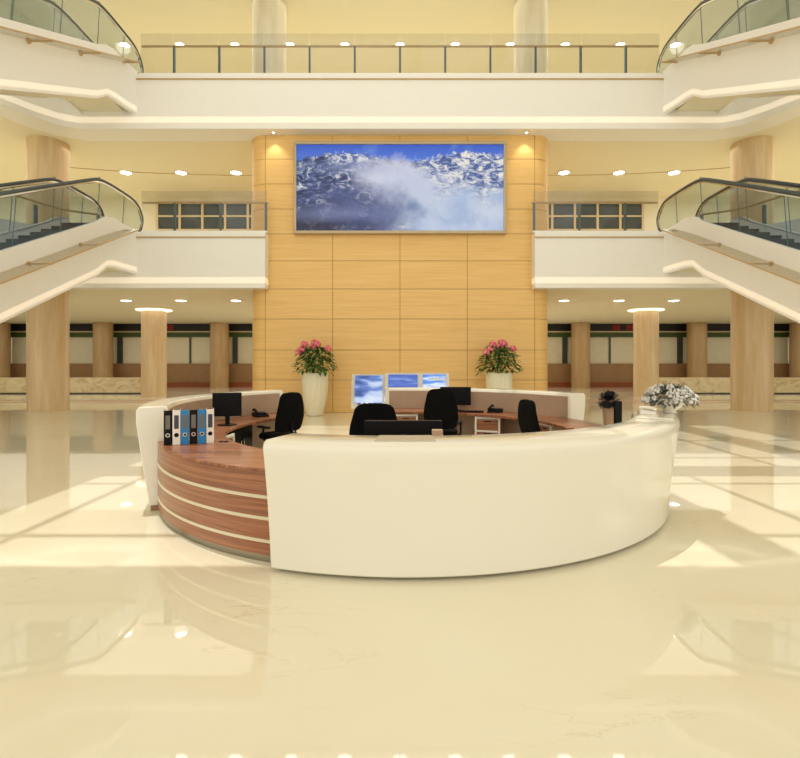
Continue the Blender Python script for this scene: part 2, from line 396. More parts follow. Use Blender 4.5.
# gallery windows
for s, n in ((1, 1), (-1, 2)):
    x0, x1 = -10.7, -6.5; b = BM(); xm = [x0+k*1.0 for k in range(5)]+[x1]
    for x in xm: box(b, min(s*(x-.05), s*(x+.05)), max(s*(x-.05), s*(x+.05)), 22.88, 23, 6.7, 8.62)
    for z in (6.75, 7.42, 8.02, 8.6): box(b, min(s*x0, s*x1), max(s*x0, s*x1), 22.87, 22.99, z-.035, z+.035)
    wf = struct('window_%d' % n, b, 'tan', smooth=0)
    obj('pane', box(BM(), min(s*x0, s*x1), max(s*x0, s*x1), 22.92, 22.96, 6.72, 8.6), 'pane_dark', wf, smooth=0)

# ---------------------------------------------------------------- columns
def column(px, D, r, z0, z1, label, mat='travertine', square=False, group=None):
    o = thing('marble_column', label, 'column', (px, D, z0), group=group)
    if square: b = box(BM(), -r, r, -r, r, 0, z1-z0)
    else: b = lathe(BM(), [(r, 0), (r, z1-z0)], n=40)
    obj('shaft', b, mat, o, smooth=40, bevel=.02 if square else 0)
    return o
LR = {1: 'left', -1: 'right'}
for s in (1, -1):
    side = LR[s]
    column(-11.7*s, 17.3, .6, 0, CE2, 'large round travertine column behind the %s escalators, rising through two storeys' % side)
    c = column(-11.54*s, 24.4, .55, 0, CE1-.08, 'round travertine column with a glowing disc at its top, %s of the panelled wall' % side)
    obj('lit_cap', lathe(BM(), [(.57, 0), (.78, .03), (.78, .07), (.56, .08)], (0, 0, CE1-.08)), 'cap_glow', c, label='glowing disc cap')
    column(-11.25*s, 32.4, .56, 0, CE1, 'round beige pier nearest the panelled wall, %s side shopfront row' % side, mat='travertine_in_shade')
    column(-18.5*s, 32.4, .56, 0, CE1, 'round beige pier between the large and the disc-topped column, %s side' % side, mat='travertine_in_shade')
    column(-24.95*s, 32.4, .56, 0, CE1, 'round beige pier at the far %s edge of the photo under the escalator' % side, mat='travertine_in_shade')
    column(-4.42*s, 17.6, .56, Z2, CE3, 'round marble column behind the top glass railing, %s of centre' % side, mat='pale_column')

# ---------------------------------------------------------------- shopfronts
def shop(s, x0, x1, muls, jamb, label, leds=()):
    xa, xb = (x0, x1) if s == 1 else (-x1, -x0); D = 33.5
    o = thing('shopfront', label, 'shopfront', ((xa+xb)/2, D, 0))
    P = lambda n, b, m, **k: obj(n, b, m, o, world=True, smooth=0, **k)
    P('wall_base', box(BM(), xa, xb, D-.25, D+.3, 0, .3), 'shop_base')
    P('low_wall', box(BM(), xa, xb, D-.2, D+.3, .3, 1.5), 'shop_wood')
    P('blind', box(BM(), xa, xb, D, D+.1, 1.5, 3.2), 'shop_blind')
    P('green_band', box(BM(), xa, xb, D-.15, D+.2, 3.2, 3.5), 'shop_green')
    P('cream_line', box(BM(), xa, xb, D-.17, D+.2, 3.5, 3.58), 'tan')
    sg = P('sign_band', box(BM(), xa, xb, D-.2, D+.2, 3.58, CE1), 'shop_dark')
    for m in muls: P('mullion', box(BM(), m*s-.06, m*s+.06, D-.06, D, 1.5, 3.2), 'shop_jamb')
    for m in jamb: P('jamb', box(BM(), m*s-.16, m*s+.16, D-.12, D, 1.5, 3.2), 'shop_jamb')
    for x in leds:
        b = BM()   # a small red illuminated character made of strokes
        for z in (3.67, 3.8, 3.93): box(b, x-.22, x+.22, D-.24, D-.2, z-.025, z+.025)
        for q in (-.17, 0, .17): box(b, x+q-.025, x+q+.025, D-.24, D-.2, 3.64, 3.96)
        obj('red_character', b, 'led', sg, world=True, smooth=0)
for s in (1, -1):
    side = LR[s]
    shop(s, -11.3, -4.8, [-8.0], [-10.6], 'shuttered shopfront bay just %s of the panelled wall, dark sign band above' % side)
    shop(s, -18.5, -11.35, [-13.5], [-18.0], 'shopfront bay behind the disc-topped column, %s side%s' % (side, ', with red lit characters' ), leds=(-14.75,) if s == 1 else (13.85, 14.7))
    shop(s, -25, -18.55, [-21.4], [-19.1], 'shopfront bay behind the large round column, %s side' % side)
    shop(s, -27.4, -25.05, [], [-25.6], 'narrow shopfront end bay at the far %s edge' % side)
    # bench walls
    xa, xb = sorted((-12.98*s, -22*s))
    o = tag(obj('marble_bench', box(BM(), xa, xb, 26, 26.9, .06, .8), 'marble_bench', bevel=.02), 'long veined marble bench wall between the columns, %s side' % side, 'bench')
    obj('recessed_plinth', box(BM(), xa+.08, xb-.08, 26.08, 26.82, 0, .06), 'shop_jamb', o)

# ---------------------------------------------------------------- downlights
lamp_z = {0: CE1, 1: CE2, 2: CE3}
def downlight(x, y, z, label, group, watts):
    o = thing('ceiling_downlight', label, 'ceiling light', (x, y, z), group=group); o.scale = (.75, .75, .75) if z > 13 else (.92, .92, 1)
    obj('trim_ring', lathe(BM(), [(.25, 0), (.27, -.02), (.22, -.03), (.21, 0)], n=24), 'white_wall', o)
    obj('diffuser', lathe(BM(), [(.22, -.004), (.18, -.04), (.1, -.055), (.01, -.06)], n=24), 'lamp', o)
    l = bpy.data.lights.new('downlight', 'SPOT'); l.energy = watts; l.spot_size = R(150); l.spot_blend = 1; l.color = (1, .93, .8); l.shadow_soft_size = .25
    lo = bpy.data.objects.new('lamp_light', l); COL.objects.link(lo); lo.parent = o; lo.location = (0, 0, -.12)
YL = {0: 20.55, 1: 19.95, 2: 19.9}
nth = ['nearest the panelled wall', 'second from the panelled wall', 'farthest from the panelled wall']
for s in (1, -1):
    for k, px in enumerate((236, 181, 126)):
        for lv, nm in ((0, 'ground floor'), (1, 'middle gallery')):
            x = (px-400)/520*YL[lv]*s
            downlight(x, YL[lv], lamp_z[lv], 'round downlight in the %s ceiling, %s side, %s' % (nm, LR[s], nth[k]), 'ceiling downlights', DOWN_W[lv])
for k in range(-5, 6):
    x = k*55/520*YL[2]
    pos = 'exactly over the centre' if k == 0 else 'number %s out from the centre, %s side' % (['one','two','three','four','five'][abs(k)-1], 'left' if k < 0 else 'right')
    downlight(x, YL[2], CE3, 'round downlight in the top gallery ceiling, %s' % pos, 'ceiling downlights', DOWN_W[2])

for s in (1, -1):
    o = thing('wall_washer', 'tiny recessed spotlight over the top %s corner of the panelled wall' % LR[s], 'ceiling light', (-3.95*s, 16.22, FB2))
    obj('housing', lathe(BM(), [(.07, 0), (.08, -.015), (.055, -.02), (.05, -.006)], n=18), 'steel', o)
    obj('lens', lathe(BM(), [(.05, -.008), (.01, -.014)], n=16), 'lamp', o)
    l = bpy.data.lights.new('washer', 'SPOT'); l.energy = 28; l.spot_size = R(90); l.spot_blend = .7; l.color = (1, .9, .7); l.shadow_soft_size = .03
    lo = bpy.data.objects.new('washer_light', l); COL.objects.link(lo); lo.parent = o; lo.location = (0, 0, -.04)

# ---------------------------------------------------------------- glass railings
def railing(x0, x1, posts, joints, z, label, ends=()):
    o = thing('glass_railing', label, 'railing', ((x0+x1)/2, 16.1, z))
    xs = [x0]+joints+[x1]
    for a, c in zip(xs, xs[1:]):
        obj('glass_panel', box(BM(), a+.006, c-.006, 16.06, 16.075, z, z+1.28), 'glass', o, world=True, smooth=0)
    for x in posts:
        obj('post', box(BM(), x-.03, x+.03, 16.12, 16.2, z, z+.93), 'rail_metal', o, world=True, smooth=0, label='slate grey post')
    obj('handrail', tube(BM(), [(x0, 16.16, z+.95), (x1, 16.16, z+.95)], .035), 'brass', o, world=True, label='bronze handrail')
    obj('kerb', box(BM(), x0, x1, 16.03, 16.11, z, z+.05), 'white_wall', o, world=True, smooth=0)
pxm = lambda px: (px-400)/520*16.1
for s in (1, -1):
    ps = sorted([s*pxm(174), s*pxm(220), s*pxm(265.5)])
    a, c = sorted((s*pxm(142), s*pxm(267.5)))
    railing(a, c, ps, ps[:2] if s == 1 else ps[1:], Z1, 'middle gallery glass railing %s of the mountain screen' % LR[s])
ps = [pxm(400+45.3*k) for k in range(-5, 6)]
railing(pxm(141), pxm(659), ps, ps, Z2, 'long glass railing across the top gallery above the mountain screen')

# ---------------------------------------------------------------- escalators
SL = .45
def escalator(s, dz, label):
    X = lambda x: x*s
    o = thing('escalator', label, 'escalator', (X(-9.1), 9, dz))
    P = lambda n, b, m, **k: obj(n, b, m, o, world=True, **k)
    ztop = lambda y: (5.84-SL*(15.2-y)+dz); yb = 3.6
    def side_panel(xo, th, full_=True):
        b = BM()
        nod = [(xo+.31*(1 if full_ else 0), 16.0, 5.62+dz, 4.30+dz), (xo+.12*(1 if full_ else 0), 15.55, 5.74+dz, 4.34+dz), (xo+.04*(1 if full_ else 0), 15.25, 5.83+dz, 4.36+dz), (xo, 14.9, 5.80+dz if 0 else ztop(14.9)+.06, 4.30+dz),
               (xo, 14.4, ztop(14.4), 4.33-SL*.8+dz)]
        for y in (12, 9, 6, yb): nod.append((xo, y, ztop(y), 4.33-SL*(15.2-y)+dz))
        nod = [(x, y, a, max(c, dz+.02)) for x, y, a, c in nod]
        loft(b, [[(X(x), y, c), (X(x-th), y, c), (X(x-th), y, a), (X(x), y, a)] for x, y, a, c in nod])
        return b, nod
    b, nod = side_panel(-8.4, .12)
    P('side_panel', b, 'white_wall', smooth=25)
    b = BM(); loft(b, [[(X(x+.012), y, c+.07), (X(x-.02), y, c+.07), (X(x-.02), y, c+.21), (X(x+.012), y, c+.21)] for x, y, a, c in nod[:-1]])
    P('light_strip', b, 'cove', smooth=25)
    b, _ = side_panel(-9.78, .12, False); P('side_panel', b, 'white_wall', smooth=25)
    # truss underside between the panels
    b = BM()
    loft(b, [[(X(-8.5), y, max(dz, 4.38-SL*max(0, 15.2-y)+dz)), (X(-9.8), y, max(dz, 4.38-SL*max(0, 15.2-y)+dz)), (X(-9.8), y, 5.2-SL*max(0, 15.2-y)+dz), (X(-8.5), y, 5.2-SL*max(0, 15.2-y)+dz)] for y in (16, 15.2, 12, 9, 6, yb+.2)])
    P('truss', b, 'soffit', smooth=25)
    # steps
    P('landing_plate', box(BM(), min(X(-8.53), X(-9.77)), max(X(-8.53), X(-9.77)), 15.0, 17.2, 5.5+dz, 5.62+dz), 'step', smooth=0)
    for k in range(26):
        y1 = 15.0-k*.42; z = 5.6-.189*(k+1)+dz
        P('step', box(BM(), min(X(-8.53), X(-9.77)), max(X(-8.53), X(-9.77)), y1-.43, y1, z-.4, z), 'step', smooth=0)
    # balustrades: handrail, glass panels, newel
    for xo in (-8.46, -9.72):
        hr = [(X(xo), 16.75, 5.66+dz), (X(xo), 17.0, 5.95+dz), (X(xo), 17.12, 6.35+dz), (X(xo), 16.7, 6.74+dz), (X(xo), 15.9, 6.78+dz), (X(xo), 14.75, 6.78+dz), (X(xo), 14.2, 6.60+dz), (X(xo), yb+.3, 6.60-SL*(14.2-yb-.3)+dz)]
        sm = smooth_line(hr, 3)
        hb = P('handrail', tube(BM(), sm, .042, 8), 'rubber')
        inner = [(p.x, p.y-.05 if p.z < 6.6+dz and p.y > 16.5 else p.y, p.z-.07) for p in sm]
        obj('rail_profile', tube(BM(), inner, .032, 6), 'chrome', hb, world=True, label='bright metal profile under the rubber')
        # glass cut into panels by y
        top = lambda y: (6.74 if 14.75 < y <= 16.7 else (6.74-.5*(y-16.7) if y > 16.7 else 6.60-SL*(14.2-y)+.12*max(0, min(1, (y-14.2)/.55))))+dz-.06
        def low(y): return (ztop(y) if y < 15.2 else max(5.6+dz, 5.84+dz-.28*(y-15.2)))-.02
        cuts = [17.0, 15.9, 14.6, 13.0, 11.4, 9.8, 8.2, 6.6, 5.0, yb+.4]
        for a, c in zip(cuts, cuts[1:]):
            yy = [a-.01+(c+.01-a+.01)*q/4 for q in range(5)]
            b = BM(); loft(b, [[(X(xo-.008), y, low(y)), (X(xo+.008), y, low(y)), (X(xo+.008), y, top(y)), (X(xo-.008), y, top(y))] for y in yy])
            P('glass_panel', b, 'glass_esc', smooth=0)
        for a in cuts[1:-1]:
            sb = BM(); loft(sb, [[(X(xo-.009), y-.004, z), (X(xo+.009), y-.004, z), (X(xo+.009), y+.004, z), (X(xo-.009), y+.004, z)] for y, z in ((a-.06, low(a)), (a+.06, top(a)))])
            P('joint_seal', sb, 'rail_metal', smooth=0)
    # glass ledge on rods along the atrium side
    zl = lambda y: 3.835+SL*(y-11.74)+dz+(.1 if dz else 0)
    lg = BM(); loft(lg, [[(X(-8.4), y, zl(y)), (X(-7.83), y, zl(y)), (X(-7.83), y, zl(y)+.015), (X(-8.4), y, zl(y)+.015)] for y in (15.6, yb+1.4)])
    le = P('glass_ledge', lg, 'glass_ledge', smooth=0)
    obj('bronze_edge', tube(BM(), [(X(-7.83), 15.6, zl(15.6)), (X(-7.83), yb+1.4, zl(yb+1.4))], .02, 6), 'brass', le, world=True)
    for y in (15.54, 13.65, 11.74, 9.84, 7.94, 6.04):
        rd = BM(); tube(rd, [(X(-8.4), y, zl(y)-.02), (X(-7.85), y, zl(y)-.02)], .022, 8); tube(rd, [(X(-8.41), y, zl(y)-.02), (X(-8.36), y, zl(y)-.02)], .06, 12)
        P('ledge_bracket', rd, 'brass')
for s in (1, -1):
    escalator(s, 0, 'lower escalator on the %s, descending towards the viewer from the middle gallery' % LR[s])
    escalator(s, 4.93, 'upper escalator on the %s, leaving the top gallery at the top corner' % LR[s])
    # landing the upper flight stands on, beside the viewer's path
    xa, xb = sorted((-8.1*s, -13*s))
    struct('floor_landing_'+LR[s], box(BM(), xa, xb, -1, 4.0, 4.3, Z2-Z1), 'soffit')
    # handrail on the far side of the middle gallery opening
    o = thing('gallery_guard_rail', 'slate post and rail guard beside the escalator head, %s middle gallery' % LR[s], 'railing', (-10.4*s, 17, Z1))
    rail = [(-9.95*s, 17.2, Z1+.87), (-10.9*s, 16.7, Z1+.9), (-11.4*s, 16.1, Z1+1.0), (-12.3*s, 14.6, Z1+1.15)]
    obj('handrail', tube(BM(), smooth_line(rail), .035), 'brass', o, world=True)
    for (x, y) in ((-9.98, 17.2), (-11.35, 16.2), (-12.2, 14.75)):
        obj('post', box(BM(), x*s-.04, x*s+.04, y-.04, y+.04, Z1, Z1+.88), 'rail_metal', o, world=True, smooth=0)

# ---------------------------------------------------------------- mountain screen
t = thing('video_screen', 'wide wall screen showing blue snowy mountains in mist, on the panelled wall', 'screen', (0, 16.4, 5.65))
x0, x1, z0, z1 = -3.33, 3.33, 5.62, 8.5
b = BM(); f = .09
box(b, x0, x1, 16.24, 16.44, z0, z0+f); box(b, x0, x1, 16.24, 16.44, z1-f, z1); box(b, x0, x0+f, 16.24, 16.44, z0+f, z1-f); box(b, x1-f, x1, 16.24, 16.44, z0+f, z1-f)
obj('frame', b, 'frame', t, world=True, bevel=.01)
obj('display', box(BM(), x0+f, x1-f, 16.3, 16.42, z0+f, z1-f), 'mountain', t, world=True, smooth=0)

# ---------------------------------------------------------------- reception desk
# curved white front counter
t = thing('front_reception_counter', 'long curved glossy white reception counter facing the viewer', 'counter', dp(2.9, 20, 0))
A0, A1 = -19.7, 72
def W(n, b, m, par=None, **k): return obj(n, b, m, par or t, world=True, **k)
prof = [(3.105, .03), (3.125, .3), (3.16, .62), (3.2, .9), (3.212, .96), (3.2, 1.0), (3.17, 1.02), (2.79, 1.02), (2.765, 1.01), (2.755, .985), (2.76, .06), (2.8, .03)]
W('curved_panel', sector(BM(), prof, A0, A1, 60), 'white_gloss', smooth=50, bevel=.012)
W('recessed_plinth', sector(BM(), [(2.86, 0), (2.86, .06), (2.8, .05), (2.8, 0)], A0+1, A1-1, 40), 'black')
W('raised_end_ledge', sector(BM(), [(3.17, 1.02), (3.16, 1.04), (2.82, 1.04), (2.81, 1.02)], 57, 71.5, 10), 'white_gloss', bevel=.005)
W('inner_lining', sector(BM(), [(2.757, .1), (2.757, .95), (2.745, .95), (2.745, .1)], A0+.5, A1-.5, 40), 'linen')
W('worktop', sector(BM(), [(2.74, .70), (2.74, .74), (2.2, .74), (2.2, .70)], A0+.4, 88, 50), 'walnut_top', bevel=.004)
# striped walnut counter
t = thing('walnut_counter', 'low curved walnut counter with three pale inlay stripes, left of the white front', 'counter', dp(2.7, -42, 0))
B0, B1 = -64.5, -20.1
W('curved_front', sector(BM(), [(2.96, .06), (2.96, .72), (2.88, .72), (2.88, .06)], B0, B1, 30), 'walnut', smooth=50)
for z in (.16, .34, .51):
    W('inlay_stripe', sector(BM(), [(2.966, z), (2.966, z+.026), (2.95, z+.026), (2.95, z)], B0, B1, 30), 'inlay', smooth=50)
W('steel_plinth', sector(BM(), [(2.945, 0), (2.945, .06), (2.88, .06), (2.88, 0)], B0, B1, 30), 'steel', smooth=50)
W('worktop', sector(BM(), [(2.96, .72), (2.96, .745), (2.25, .745), (2.25, .705), (2.88, .705), (2.88, .72)], B0, B1, 30), 'walnut_top', bevel=.003)
W('end_panel', sector(BM(), [(2.87, 0), (2.87, .70), (2.3, .70), (2.3, 0)], B1-1.2, B1-.2, 2), 'walnut')
# rear left counter
def rear(label, a0, a1, ro, ri, rw, wa0=None, wa1=None, plinth=True):
    global t
    t = thing('rear_reception_counter', label, 'counter', dp((ro+ri)/2, (a0+a1)/2, 0))
    W('curved_screen', sector(BM(), [(ro-.13, .05), (ro-.06, .5), (ro, .95), (ro, 1.08), (ro-.03, 1.12), (ri+.015, 1.12), (ri, 1.1), (ri, .05)], a0, a1), 'white_gloss', smooth=50, bevel=.01)
    W('recessed_plinth', sector(BM(), [(ro-.14, 0), (ro-.14, .05), (ri+.02, .05), (ri+.02, 0)], a0-.3 if a0 < a1 else a0+.3, a1), 'shop_wood')
    sg = 1 if a1 > a0 else -1
    W('linen_lining', sector(BM(), [(ri, .742), (ri, 1.07), (ri-.015, 1.07), (ri-.015, .742)], a0+sg*1.5, a1-sg*1.5), 'linen')
    W('worktop', sector(BM(), [(ri-.002, .70), (ri-.002, .74), (rw, .74), (rw, .70)], wa0 if wa0 is not None else a0, wa1 if wa1 is not None else a1), 'walnut_top', bevel=.004)
    W('modesty_panel', sector(BM(), [(ri-.02, .1), (ri-.02, .73), (ri-.05, .73), (ri-.05, .1)], a0+sg*2, a1-sg*2), 'linen')
    return t
rl = rear('curved white rear counter on the left, with the binders at its near end', -64.8, -134, 3.17, 2.86, 2.25, wa0=-64.8)
rr_ = rear('curved white rear counter on the right, in front of the flower planter', 112, 187, 3.02, 2.74, 2.12, wa0=88.3)
W('end_post', sector(BM(), [(2.76, 0), (2.76, 1.12), (2.7, 1.12), (2.7, 0)], 185.5, 187, 2), 'white_gloss')

# drawer pedestals
def pedestal(x, y, rz, label):
    o = thing('drawer_pedestal', label, 'drawer unit', (x, y, 0), rz)
    b = BM(); wd, dd, h = .21, .23, .695
    box(b, -wd, wd, -dd+.02, dd, .04, h-.02); obj('carcass', b, 'linen', o, smooth=0)
    b = BM(); box(b, -wd, -wd+.03, -dd, -dd+.03, .04, h); box(b, wd-.03, wd, -dd, -dd+.03, .04, h)
    for z in (.04, .24, .44, .66): box(b, -wd+.03, wd-.03, -dd, -dd+.03, z, z+.03)
    obj('white_frame', b, 'white', o, smooth=0)
    for z in (.075, .275, .475):
        d = obj('drawer', box(BM(), -wd+.035, wd-.035, -dd+.005, -dd+.03, z, z+.155), 'walnut', o, smooth=0)
        obj('finger_pull', box(BM(), -.06, .06, -dd-.004, -dd+.006, z+.135, z+.15), 'black', d, smooth=0)
    obj('foot', box(BM(), -wd+.02, wd-.02, -dd+.04, dd-.02, 0, .04), 'black', o, smooth=0)
pedestal(1.52, 8.8, R(-20), 'two-tone drawer pedestal under the rear worktop, right of the black monitor')
pedestal(.1, 9.28, 0, 'white framed drawer pedestal near the left end of the right rear counter')
pedestal(2.36, 7.75, R(-80), 'drawer pedestal under the worktop beside the dark potted plant')
pedestal(-2.36, 6.43, R(80), 'white framed drawer pedestal under the left worktop below the monitor')

# black cabinet below the left worktop
o = thing('storage_cabinet', 'black cabinet under the left worktop behind the walnut counter', 'cabinet', (-2.43, 7.32, 0), R(80))
obj('carcass', box(BM(), -.33, .33, -.2, .22, .03, .69), 'black', o, bevel=.004)
obj('plinth', box(BM(), -.31, .31, -.18, .2, 0, .03), 'dark_screen', o, smooth=0)
for x in (-.165, .165):
    d = obj('door', box(BM(), x-.16, x+.16, -.218, -.2, .05, .68), 'dark_screen', o, smooth=0)
    obj('handle', box(BM(), x*.25-.008, x*.25+.008, -.235, -.218, .4, .52), 'chrome', d, smooth=0)

# ---------------------------------------------------------------- office chairs
def chair(loc, rz, label, wide=.25, tall=1.16):
    """faces local +y; the backrest stands at -y"""
    o = thing('office_chair', label, 'chair', loc, rz, 'black office chairs inside the desk')
    b = BM(); rings = []
    n = 9
    for i in range(n+1):
        f = i/n; z = .56+(tall-.56)*f; wv = wide*(.86+.18*math.sin(pi*min(1, f*1.15+.1)))*(1 if f < .82 else 1-.9*((f-.82)/.18)**2.2*.35)
        yc = -.25-.05*math.sin(f*pi*.9)-.06*f+.04
        ring = []
        for k in range(16):
            a = 2*pi*k/16; cx, sy = math.cos(a), math.sin(a)
            xx = wv*math.copysign(abs(cx)**.55, cx); yy = .035*math.copysign(abs(sy)**.7, sy)+.35*xx*xx
            ring.append((xx, yc+yy, z))
        rings.append(ring)
    loft(b, rings); obj('backrest', b, 'black_cloth', o, smooth=60, subsurf=1)
    b = BM(); rings = []
    for z, f in ((.44, .86), (.46, .98), (.5, 1), (.53, .92)):
        rings.append([(.25*f*math.copysign(abs(math.cos(a))**.5, math.cos(a)), .02+.24*f*math.copysign(abs(math.sin(a))**.5, math.sin(a)), z) for a in [2*pi*k/20 for k in range(20)]])
    loft(b, rings); obj('seat', b, 'black_cloth', o, smooth=60)
    obj('back_bracket', tube(BM(), smooth_line([(0, -.05, .42), (0, -.26, .42), (0, -.3, .52), (0, -.29, .72)]), .022, 8), 'black', o)
    for sx in (-1, 1):
        ar = obj('armrest', box(BM(), sx*.29-.035, sx*.29+.035, -.14, .12, .63, .66), 'black', o, bevel=.012)
        obj('arm_support', tube(BM(), smooth_line([(sx*.18, 0, .44), (sx*.29, 0, .45), (sx*.3, -.01, .55), (sx*.29, -.01, .64)]), .016, 8), 'black', ar)
    obj('gas_column', lathe(BM(), [(.028, .09), (.028, .3), (.02, .3), (.02, .45)], n=14), 'chrome', o)
    for k in range(5):
        a = 2*pi*k/5+.3; c, s_ = math.cos(a), math.sin(a)
        lg = obj('base_arm', tube(BM(), [(0, 0, .11), (c*.15, s_*.15, .1), (c*.3, s_*.3, .075)], [.03, .024, .018], 8), 'black', o)
        q = Vector((-s_, c, 0))
        cb = BM(); tube(cb, [Vector((c*.3, s_*.3, .03))-q*.025, Vector((c*.3, s_*.3, .03))+q*.025], .03, 12); obj('caster', cb, 'black', lg)
    return o
chair((-1.82, 7.85, 0), R(50), 'black office chair at the left rear worktop, in front of the tall planter')
chair((.66, 8.2, 0), R(-8), 'black office chair in front of the rear black monitor, with armrests', .26, 1.2)
chair((1.98, 7.1, 0), R(-72), 'slim black office chair seen side-on near the right worktop', .24, 1.1)
chair((-.3, 5.85, 0), R(180), 'broad black office chair right behind the white front counter', .29, 1.12)

# ---------------------------------------------------------------- monitors and phones
def monitor(loc, rz, wd, ht, label, lift=.1, thin=.02):
    """screen faces local -y"""
    o = thing('computer_monitor', label, 'monitor', loc, rz)
    b = BM(); lathe(b, [(.13, 0), (.13, .012), (.05, .02), (.01, .021)], n=28); obj('stand_base', b, 'black', o, smooth=40)
    obj('stand_neck', box(BM(), -.03, .03, .02, .05, .015, lift+ht*.5), 'black', o, bevel=.006)
    b = BM(); box(b, -wd/2, wd/2, -thin, thin, lift, lift+ht); sh = obj('bezel', b, 'black', o, bevel=.006)
    obj('screen_panel', box(BM(), -wd/2+.018, wd/2-.018, -thin-.002, -thin+.004, lift+.02, lift+ht-.018), 'dark_screen', sh, smooth=0)
WT = .74
monitor((-2.36, 7.1, WT), R(12), .38, .32, 'black monitor on a stand on the left worktop beside the binders', .12)
monitor((.98, 9.18, WT), R(-4), .54, .32, 'black monitor on the rear worktop behind the chair with armrests', .1)
monitor((.03, 4.72, .74), R(180), .70, .24, 'wide black monitor seen from behind, just over the white front counter', .09, .03)
def phone(loc, rz, label):
    o = thing('desk_phone', label, 'telephone', loc, rz)
    b = BM(); prism_yz(b, [(-.1, 0), (.1, 0), (.1, .07), (-.1, .025)], -.11, .11); obj('body', b, 'black', o, bevel=.008)
    b = BM(); tube(b, smooth_line([(-.075, -.09, .05), (-.075, -.04, .085), (-.075, .04, .105), (-.075, .09, .1)]), .02, 8)
    lathe(b, [(.02, -.02), (.032, 0), (.02, .02)], (-.075, -.08, .06), 12); lathe(b, [(.02, -.02), (.032, 0), (.02, .02)], (-.075, .08, .105), 12)
    obj('handset', b, 'black', o, smooth=50)
    obj('keypad', box(BM(), -.02, .08, -.07, .05, .045, .056), 'dark_screen', o, smooth=0)
phone((-2.2, 8.2, WT), R(35), 'black desk telephone on the left rear worktop right of the monitor')
phone((1.62, 8.87, WT), R(-30), 'black desk telephone on the right rear worktop above the drawers')
# keyboards
def keyboard(loc, rz, label):
    o = thing('computer_keyboard', label, 'keyboard', loc, rz)
    obj('case', box(BM(), -.21, .21, -.07, .07, 0, .02), 'black', o, bevel=.005)
    obj('keys', box(BM(), -.2, .2, -.06, .06, .02, .026), 'dark_screen', o, smooth=0)
keyboard((1.22, 8.9, WT), R(-12), 'thin black keyboard on the rear worktop between monitor and telephone')

# cable sockets in the walnut top
o = thing('desk_socket', 'small dark twin socket set in the walnut top right of the binders', 'socket', (-1.88, 5.55, WT+.005))
obj('plate', box(BM(), -.05, .05, -.03, .03, 0, .006), 'slot_dark', o, smooth=0)
for x in (-.025, .025): obj('outlet', box(BM(), x-.017, x+.017, -.02, .02, .006, .012), 'black', o, smooth=0)

# thin pale grey plate lying on the front counter
o = tag(obj('counter_plate', sector(BM(), [(3.1, 1.02), (3.1, 1.026), (2.8, 1.026), (2.8, 1.02)], -4.6, 3.8, 6), plain('plate_grey', srgb(200, 198, 188), .25), bevel=.002), 'flat pale grey plate on the front counter before the wide monitor', 'tray')
o = tag(obj('card_box', box(BM(), .27, .36, 4.36, 4.42, .74, 1.03), 'clay', bevel=.004), 'small tan box just right of the wide monitor behind the counter', 'box')

# ---------------------------------------------------------------- binders
def binder(k, colr, label):
    a = .38; o = thing('ring_binder', label, 'binder', (-2.385+k*.082*math.cos(a), 5.34+k*.082*math.sin(a), WT+.005), a, 'row of ring binders')
    wd = .0375
    b = BM()
    box(b, -wd, wd, 0, .008, 0, .355)                                  # spine
    box(b, -wd, -wd+.004, .008, .23, 0, .355); box(b, wd-.004, wd, .008, .23, 0, .355)
    obj('cover', b, colr, o, bevel=.002)
    obj('paper_block', box(BM(), -wd+.006, wd-.006, .01, .22, .01, .33), 'white', o, smooth=0)
    obj('spine_label', box(BM(), -.022, .022, -.003, .001, .165, .305), 'slot' if colr != 'white' else 'slot_dark', o, smooth=0)
    b = BM(); n = 16
    loft(b, [[(math.cos(a)*(.017+.005*math.cos(q)), -.002+.003*math.sin(q), .1+math.sin(a)*(.017+.005*math.cos(q))) for q in [2*pi*j/6 for j in range(6)]] for a in [2*pi*i/n for i in range(n+1)]], cap=False)
    obj('finger_ring', b, 'chrome' if colr != 'white' else 'black', o)
    obj('ring_hole', loft(BM(), [[(math.cos(2*pi*i/14)*.013, y, .1+math.sin(2*pi*i/14)*.013) for i in range(14)] for y in (-.002, .001)]), 'black', o, smooth=0)
for k, (c, l) in enumerate((('black', 'black ring binder at the left end of the row, against the white counter end'),
    ('white', 'white ring binder between the leftmost black and first blue binder'),
    ('blue', 'blue ring binder third from the left, beside the white one'),
    ('black', 'black ring binder standing between the two blue binders'),
    ('blue', 'blue ring binder second from the right end of the row'),
    ('white', 'white ring binder at the right end of the row, nearest the monitor'))):
    binder(k, c, l)

